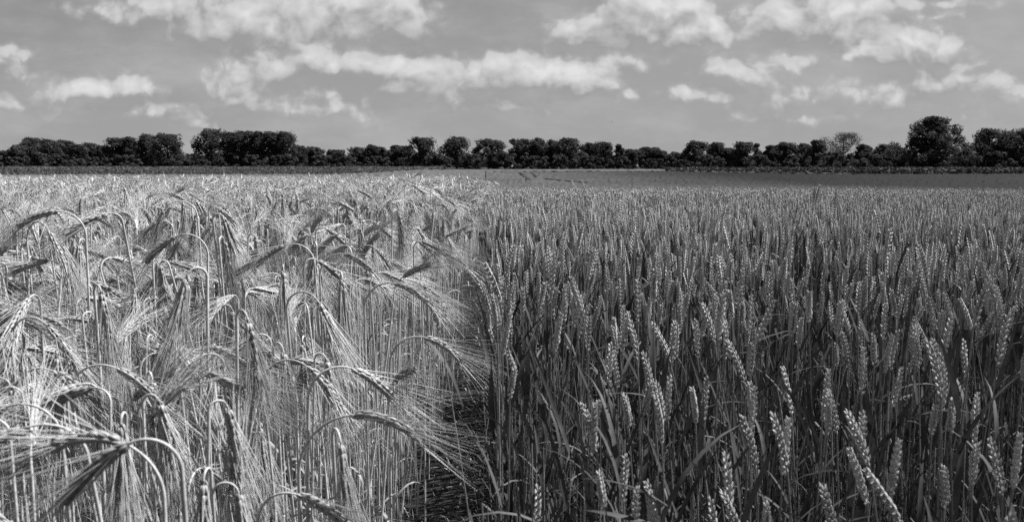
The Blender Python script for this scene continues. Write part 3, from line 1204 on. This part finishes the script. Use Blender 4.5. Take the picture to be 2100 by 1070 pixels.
EU = -.032      # bearing of the crop edge where it runs on in the far field
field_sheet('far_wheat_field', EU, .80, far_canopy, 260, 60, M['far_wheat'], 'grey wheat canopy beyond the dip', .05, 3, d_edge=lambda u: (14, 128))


def far_barley_top(u, d):
    e = np.interp(u, [-.75, -.22, -.16, -.11, -.03], [-.50, -.41, -.10, .30, .06])
    b0 = np.interp(d, [13, 17, 30, 69, 130], [.70, .56, .18, -.62, -.62])
    return float(b0 + (e - b0) * smooth(66, 126, d))


field_sheet('far_barley_field', -.75, EU - .001, far_barley_top, 240, 60, M['far_barley'], 'pale barley canopy beyond the dip', .05, 4, d_edge=lambda u: (21, 128))
field_sheet('far_stubble_strip', -.16, .42, lambda u, d: far_canopy(u, d) + .05, 160, 8, M['far_barley'], 'pale strip of ripe crop under the trees', .04, 5, d_edge=lambda u: (129, 146))


def leafy_strip(name, u0, u1, d0, d1, z0, z1, n, size, mat, label, seed, edge=None):
    """a standing row crop far off: leaf by leaf through its depth"""
    r = np.random.default_rng(seed)
    u = r.uniform(u0, u1, n)
    d = r.uniform(d0, d1, n)
    top = z1 + .10 * np.sin(u * 60) * .3
    z = z0 + (top - z0) * np.sqrt(r.random(n))
    z += r.normal(0, .05, n)
    V = np.zeros((n, 4, 3))
    c = np.stack([u * d, d, z], 1)
    a = r.normal(0, 1, (n, 3))
    a[:, 2] *= .7
    a /= np.linalg.norm(a, axis=1)[:, None]
    b = np.cross(a, r.normal(0, 1, (n, 3)))
    b /= np.linalg.norm(b, axis=1)[:, None]
    L = size * r.uniform(.6, 1.3, n)[:, None]
    V[:, 0] = c - a * L
    V[:, 1] = c + b * L * .35
    V[:, 2] = c + a * L
    V[:, 3] = c - b * L * .35
    F = (np.arange(n) * 4)[:, None, None] + np.array([[0, 1, 2], [0, 2, 3]])[None]
    o = link(name, mesh_from(name, V.reshape(-1, 3), F.reshape(-1, 3), [mat], smooth=False))
    tag(o, label, 'crop', None, 'stuff')


leafy_strip('dark_leafy_crop', -.75, -.085, 129.5, 160, -1.2, .66, 60000, .2, M['beet'], 'dark green leaf crop between the barley and the woods', 61)
leafy_strip('maize_crop', .19, .78, 130, 150, -1.2, .50, 42000, .30, M['maize'], 'low dark maize strip in front of the trees', 62)

# wheel tracks in the far wheat


def track(pts, width, label):
    P = []
    for (px, py, d) in pts:
        p = pix(px, py, d)
        P.append((p[0], p[1], far_canopy(p[0] / p[1], p[1]) + .06))
    P = np.array(P)
    sd = np.array([1.0, .15, 0])
    V, F = [], []
    for p in P:
        V += [p - sd * width / 2, p + sd * width / 2, p + sd * width / 2 - [0, 0, .5], p - sd * width / 2 - [0, 0, .5]]
    for i in range(len(P) - 1):
        a = i * 4
        for j in range(4):
            p, q = a + j, a + (j + 1) % 4
            F += [(p, q, q + 4), (p, q + 4, p + 4)]
    o = link('wheel_track', mesh_from('wheel_track', np.array(V), np.array(F), [M['track']], smooth=False))
    tag(o, label, None, None, 'structure')


track([(1066, 350, 122), (1072, 353, 106), (1079, 356, 92), (1085, 359, 82)], .45, 'left wheel track through the far wheat')
track([(1090, 353, 118), (1096, 356, 104), (1101, 358.5, 94)], .35, 'right wheel track through the far wheat')
track([(1120, 361.5, 88), (1150, 364, 82), (1185, 367, 77), (1200, 368, 75)], .4, 'faint wheel track turning across the far wheat')

# ------------------------------------------------------------------ trees


def tree(px, top, hw, d, label, kind='round', mat='foliage', n=None, seed=0, lowest=.10, group='trees along the far field edge', name='tree', base_z=None):
    r = np.random.default_rng(1000 + seed)
    u = (px - 1050) / FPX
    x, y = pix(px, 345, d)[0], d
    gz = float(ground_z(x, y)) if base_z is None else base_z
    H = pix(px, top, d)[2] - gz
    W = hw / FPX * d * {'narrow': 1.7, 'oak': 1.62, 'sparse': 1.6}.get(kind, 1.34)
    D = W * r.uniform(.8, 1.0)
    rt = bpy.data.objects.new(name, None)
    COL.objects.link(rt)
    rt.location = (x, y, gz)
    tag(rt, label, 'tree' if name.endswith('tree') else 'bush', group)
    # lobes: a lumpy crown
    lob = []
    nl = {'narrow': 14, 'oak': 110, 'sparse': 34, 'bush': 22}.get(kind, 40)
    wmin = min(W, H * .5)
    for i in range(nl):
        zf = lowest + (1 - lowest) * (i + r.random()) / nl
        if kind == 'oak':
            env = np.interp(zf, [.08, .25, .48, .66, .84, 1], [.98, 1.0, .93, .70, .40, .08])
        elif kind == 'narrow':
            env = np.interp(zf, [.05, .4, .8, 1], [.6, 1, .7, .15])
        elif kind == 'flat':
            env = np.interp(zf, [.05, .4, .8, .93, 1], [.9, 1, 1, .88, .6])
        elif kind == 'bush':
            env = np.interp(zf, [.0, .4, .8, 1], [1, 1, .8, .4])
        else:
            env = np.interp(zf, [.05, .3, .55, .8, .93, 1], [.98, 1, .98, .82, .6, .3])
        lr = r.uniform(.20, .38) * wmin * (.66 if kind == 'oak' else 1)
        a = i * 2.4 + r.normal(0, .5)
        rad = r.uniform(.55, 1.0) if i % (3 if kind != 'oak' else 2) else r.uniform(0, .55)
        q = rad * (.86 if kind == 'oak' else 1) * max(env * W - lr * .9, 0)
        cx, cy, cz = math.cos(a) * q, math.sin(a) * q * .9, min(zf * H, H - lr * .82)
        lob.append((cx, cy, max(cz, lr * .5), lr))
    lob.append((r.uniform(-.15, .15) * W, 0, H - .2 * wmin, .22 * wmin))
    per = (n or 3000) // len(lob)
    leaf = .21 if kind != 'bush' else .19
    Vs = []
    for (cx, cy, cz, lr) in lob:
        k = per
        v = r.normal(0, 1, (k, 3))
        v /= np.linalg.norm(v, axis=1)[:, None]
        rr = lr * (.55 + .5 * r.random(k) ** .6) * (1 + .22 * np.sin(v[:, 0] * 5 + v[:, 2] * 4 + cx))
        c = np.array([cx, cy, cz]) + v * rr[:, None] * np.array([1.12, 1.12, .82])
        nn = v + r.normal(0, .32, (k, 3))
        nn /= np.linalg.norm(nn, axis=1)[:, None]
        a = np.cross(nn, r.normal(0, 1, (k, 3)))
        a /= np.linalg.norm(a, axis=1)[:, None]
        b = np.cross(nn, a)
        s = leaf * r.uniform(.55, 1.35, k)[:, None] * (1.0 if kind != 'sparse' else .6)
        q = np.stack([c - a * s, c + b * s * .6 + nn * s * .15, c + a * s, c - b * s * .6 - nn * s * .1], 1)
        Vs.append(q.reshape(-1, 3))
    V = np.concatenate(Vs)
    V[:, 2] = np.maximum(V[:, 2], .05)
    m = len(V) // 4
    F = (np.arange(m) * 4)[:, None, None] + np.array([[0, 1, 2], [0, 2, 3]])[None]
    link('foliage' if name == 'bush' else 'crown', mesh_from('crown', V, F.reshape(-1, 3), [M[mat]], smooth=False), rt)
    # trunk with limbs
    tr = max(.07, .028 * H) * (1.5 if kind == 'oak' else 1)
    th = H * (.30 if kind != 'bush' else .25)
    parts = [tube([(0, 0, -.3), (0, 0, .15 * th), (tr * .3, 0, th * .6), (0, tr * .2, th), (tr * .5, 0, H * .62), (0, 0, H * .85)], np.array([1.5, 1.1, .95, .85, .5, .15]) * tr, 8)]
    for (cx, cy, cz, lr) in lob[:: (2 if kind != 'oak' else 1)]:
        z0 = min(th * r.uniform(.7, 1.5), cz * .9)
        p0 = np.array([0, 0, z0])
        p2 = np.array([cx, cy, cz])
        p1 = (p0 + p2) / 2 + np.array([0, 0, -.08 * np.linalg.norm(p2 - p0)]) + r.normal(0, .1, 3)
        parts.append(tube([p0, p1, p2], np.array([.42, .26, .08]) * tr, 5))
    V, F = join(parts)
    link('trunk' if name != 'bush' else 'stem', mesh_from('trunk', V, F, [M['bark']]), rt)
    return rt


TREES = [
    (12, 309, 30, 205, 'round', 'low dark tree cut by the left edge of the photo'),
    (68, 282, 32, 205, 'round', 'broad dark tree with the highest crown of the leftmost clump'),
    (102, 286, 28, 200, 'round', 'dark tree joined to the right of the leftmost clump\'s highest crown'),
    (133, 287, 27, 205, 'round', 'dark tree on the right shoulder of the leftmost clump'),
    (38, 298, 18, 200, 'round', 'small dark tree sloping down on the left of the leftmost clump'),
    (160, 296, 18, 200, 'round', 'lower tree between the leftmost clump and the saddle of the hedge line'),
    (186, 293, 22, 205, 'round', 'middling dark tree in the saddle left of the twin tall crowns'),
    (212, 299, 18, 205, 'round', 'low tree filling the saddle next to the flat-topped pair'),
    (240, 282, 22, 195, 'flat', 'flat-topped dark tree, left end of the block before the open gap'),
    (268, 281, 18, 195, 'round', 'dark tree second in the block before the open gap'),
    (304, 275, 21, 193, 'round', 'tall dark tree third in the block before the open gap'),
    (345, 274, 33, 190, 'round', 'tall round tree right beside the open gap in the left woods'),
    (435, 264, 34, 188, 'round', 'tallest tree of the long block, at the right of the open gap'),
    (474, 271, 22, 190, 'flat', 'flat-topped tree second in the long dark block'),
    (500, 268, 22, 190, 'flat', 'flat-topped tree third in the long dark block'),
    (530, 269, 22, 190, 'flat', 'flat-topped tree in the middle of the long dark block'),
    (558, 270, 22, 190, 'flat', 'flat-topped tree just left of the end of the long dark block'),
    (583, 269, 28, 190, 'round', 'round-shouldered tree ending the long dark block on its right'),
    (612, 298, 20, 192, 'round', 'short tree stepping down at the foot of the long dark block'),
    (643, 301, 22, 195, 'round', 'small rounded tree by itself right of the long dark block'),
    (688, 307, 30, 205, 'round', 'low wide tree in the dip of the hedge line'),
    (735, 302, 24, 205, 'round', 'small dark tree rising right of the dip in the hedge line'),
    (764, 297, 18, 205, 'round', 'small knobbly tree left of the thin twiggy one'),
    (782, 301, 10, 205, 'sparse', 'thin twiggy see-through tree in the left centre hedge line'),
    (800, 308, 18, 205, 'round', 'low dark tree right of the thin twiggy one'),
    (816, 298, 22, 195, 'round', 'small round tree at the left foot of the three big domes'),
    (862, 281, 34, 185, 'round', 'first and broadest of the three big domed trees'),
    (937, 280, 31, 187, 'round', 'second of the three big domed trees, with a peaked top'),
    (1003, 285, 33, 187, 'round', 'third of the three big domed trees, left of the notch'),
    (1070, 285, 27, 190, 'flat', 'tree just right of the notch, above the left white dot'),
    (1104, 283, 19, 190, 'round', 'narrow-topped tree second right of the notch'),
    (1132, 287, 20, 192, 'round', 'tree third right of the notch with a loose edge'),
    (1168, 283, 29, 190, 'round', 'broad tree fourth right of the notch'),
    (1208, 293, 17, 195, 'round', 'paler slim tree before the spire-like one'),
    (1236, 291, 23, 192, 'round', 'dark tree immediately left of the spire-like one'),
    (1268, 296, 10, 192, 'narrow', 'slim spire-like tree above the middle of the wheat'),
    (1296, 306, 20, 200, 'round', 'low tree above the right white dot'),
    (1331, 302, 25, 195, 'round', 'rounded low tree left of the small sky gap'),
    (1356, 309, 14, 195, 'round', 'small tree touching the left side of the small sky gap'),
    (1385, 312, 20, 195, 'round', 'lowest tree, right side of the small sky gap'),
    (1425, 289, 25, 188, 'round', 'dark round tree first right of the small sky gap'),
    (1467, 292, 21, 195, 'round', 'tree with a peaked top second right of the small sky gap'),
    (1495, 304, 16, 195, 'round', 'low tree wedged between two peaked ones'),
    (1522, 291, 23, 190, 'round', 'dark peaked tree left of the small pointed one'),
    (1550, 294, 10, 195, 'narrow', 'small pointed tree in the right woods'),
    (1580, 298, 16, 198, 'round', 'low tree right of the small pointed one'),
    (1608, 292, 23, 192, 'round', 'round tree midway between the pointed one and the pale airy one'),
    (1645, 294, 17, 195, 'round', 'small dark tree left of the black bushy one'),
    (1674, 287, 20, 185, 'round', 'black bushy tree on the left of the pale airy one'),
    (1727, 271, 36, 198, 'sparse', 'pale airy tree with thin see-through top in the right woods'),
    (1768, 296, 18, 190, 'round', 'low tree right below the pale airy one'),
    (1812, 296, 26, 190, 'round', 'rounded low tree left of the great oak'),
    (1843, 302, 16, 190, 'round', 'small tree tucked under the left limbs of the great oak'),
    (1910, 239, 70, 165, 'oak', 'great spreading oak, the tallest tree, with sky showing through its limbs'),
    (2024, 263, 38, 178, 'round', 'big dark tree right of the great oak'),
    (2062, 269, 28, 178, 'round', 'dark tree between the two big ones at the right edge'),
    (2098, 264, 34, 178, 'round', 'big dark tree cut by the right edge of the photo'),
    (1985, 312, 24, 176, 'round', 'low dark tree in the notch right of the great oak'),
]
for i, (px, top, hw, d, kd, lab) in enumerate(TREES):
    tree(px, top, hw, d, lab, kd, 'foliage2' if kd == 'sparse' else 'foliage', n=26000 if kd == 'oak' else (2600 if kd == 'narrow' else (8000 if kd == 'sparse' else 8000)), seed=i, lowest=.12 if kd == 'sparse' else .08, name='oak_tree' if kd == 'oak' else 'tree')

BUSHES = [
    (80, 312, 17, 178, 'foliage2', 'pale rounded bush in front of the leftmost clump'),
    (30, 322, 22, 180, 'foliage', 'dark low bush by the left edge of the photo'),
    (135, 318, 26, 182, 'foliage', 'dark low bush under the leftmost clump\'s right shoulder'),
    (195, 322, 28, 182, 'foliage', 'dark low bush under the saddle of the left hedge line'),
    (255, 318, 30, 180, 'foliage', 'dark undergrowth bush below the flat-topped tree'),
    (388, 328, 16, 174, 'foliage2', 'pale grey bush in the open gap, left one of two'),
    (414, 327, 18, 174, 'foliage2', 'pale grey bush in the open gap, right one of two'),
    (460, 332, 6, 170, 'foliage2', 'tiny pale bush before the long dark block'),
    (395, 315, 24, 215, 'foliage', 'distant dark bush closing the open gap'),
    (520, 318, 40, 182, 'foliage', 'dark undergrowth bush below the long dark block'),
    (585, 318, 36, 182, 'foliage', 'dark undergrowth bush at the right foot of the long dark block'),
    (665, 318, 26, 185, 'foliage', 'dark bush between the small rounded tree and the dip'),
    (712, 320, 26, 185, 'foliage2', 'greyer bush in the dip of the hedge line'),
    (770, 320, 30, 185, 'foliage', 'dark bush below the thin twiggy tree'),
    (900, 316, 26, 182, 'foliage', 'dark bush between the first and second big dome'),
    (970, 316, 24, 182, 'foliage', 'dark bush between the second and third big dome'),
    (1036, 312, 22, 185, 'foliage', 'dark bush filling the notch'),
    (1090, 320, 34, 182, 'foliage', 'dark undergrowth bush right of the notch'),
    (1150, 318, 32, 182, 'foliage', 'dark undergrowth bush below the broad fourth tree'),
    (1215, 320, 34, 184, 'foliage', 'dark undergrowth bush left of the spire-like tree'),
    (1280, 322, 28, 184, 'foliage', 'dark bush below the spire-like tree'),
    (1345, 326, 28, 184, 'foliage', 'dark bush below the small sky gap'),
    (1402, 328, 20, 180, 'foliage2', 'greyer bush at the right side of the small sky gap'),
    (1455, 318, 30, 182, 'foliage', 'dark bush between two peaked trees'),
    (1558, 318, 30, 182, 'foliage2', 'greyer bush below the small pointed tree'),
    (1632, 318, 32, 180, 'foliage2', 'greyer bush left below the pale airy tree'),
    (1705, 312, 34, 178, 'foliage', 'dark wide bush under the pale airy tree'),
    (1775, 312, 36, 176, 'foliage2', 'greyer wide bush left of the great oak'),
    (1850, 318, 30, 170, 'foliage', 'dark bush at the left foot of the great oak'),
    (1960, 314, 34, 172, 'foliage', 'dark bush at the right foot of the great oak'),
    (2050, 310, 44, 174, 'foliage', 'dark undergrowth bush by the right edge of the photo'),
]
for i, (px, top, hw, d, mt, lab) in enumerate(BUSHES):
    tree(px, top, hw, d, lab, 'bush', mt, n=4200, seed=400 + i, lowest=.0, group='bushes under the trees', name='bush')

leafy_strip('distant_wood', -.9, .9, 250, 275, -.5, 3.6, 60000, .8, M['foliage'], 'far dark wood behind the tree line', 63)

# small white markers at the foot of the wood


def marker(px, py, d, label):
    p = pix(px, py, d)
    g = float(ground_z(p[0], p[1]))
    rt = bpy.data.objects.new('field_marker', None)
    COL.objects.link(rt)
    rt.location = (p[0], p[1], g)
    tag(rt, label, 'marker', 'white dots under the trees')
    h = p[2] - g
    V, F = tube([(0, 0, -.1), (0, 0, h)], .03, 8)
    link('post', mesh_from('post', V, F, [M['bark']]), rt)
    V, F = spindle(np.array([0, -.10, h]), (0, 1, 0), (1, 0, 0), .08, .42, .42, [(0, .001), (.01, .92), (.2, 1), (.8, 1), (.99, .92), (1, .001)], 20)
    link('plate', mesh_from('plate', V, F, [M['white']]), rt)


marker(1050, 341, 165, 'small white dot under the trees, just above the wheel tracks')
marker(1307, 340.5, 165, 'small white dot under the trees, above the middle of the wheat')


def bird(px, py, d, label, yaw):
    p = pix(px, py, d)
    body = [(-.16, 0, 0), (-.1, 0, .01), (0, 0, .015), (.09, 0, .02), (.14, 0, .03), (.18, 0, .028)]
    parts = [tube(body, [.006, .03, .05, .042, .028, .004], 8)]
    for s in (-1, 1):
        path = [(.03, s * .03, .02), (.05, s * .16, .09), (.0, s * .32, .07), (-.06, s * .42, .03)]
        parts.append(blade(path, [.12, .11, .08, .01], (1, 0, 0), .05))
    V, F = join(parts)
    o = link('bird', mesh_from('bird', V, F, [M['bird']]), None, p)
    o.rotation_euler = (0, 0, yaw)
    tag(o, label, 'bird', 'birds in the sky')


bird(1255, 250, 190, 'tiny dark bird low in the sky above the middle of the wheat', .4)
bird(137, 108, 230, 'tiny dark bird high in the sky above the leftmost clump of trees', 2.0)
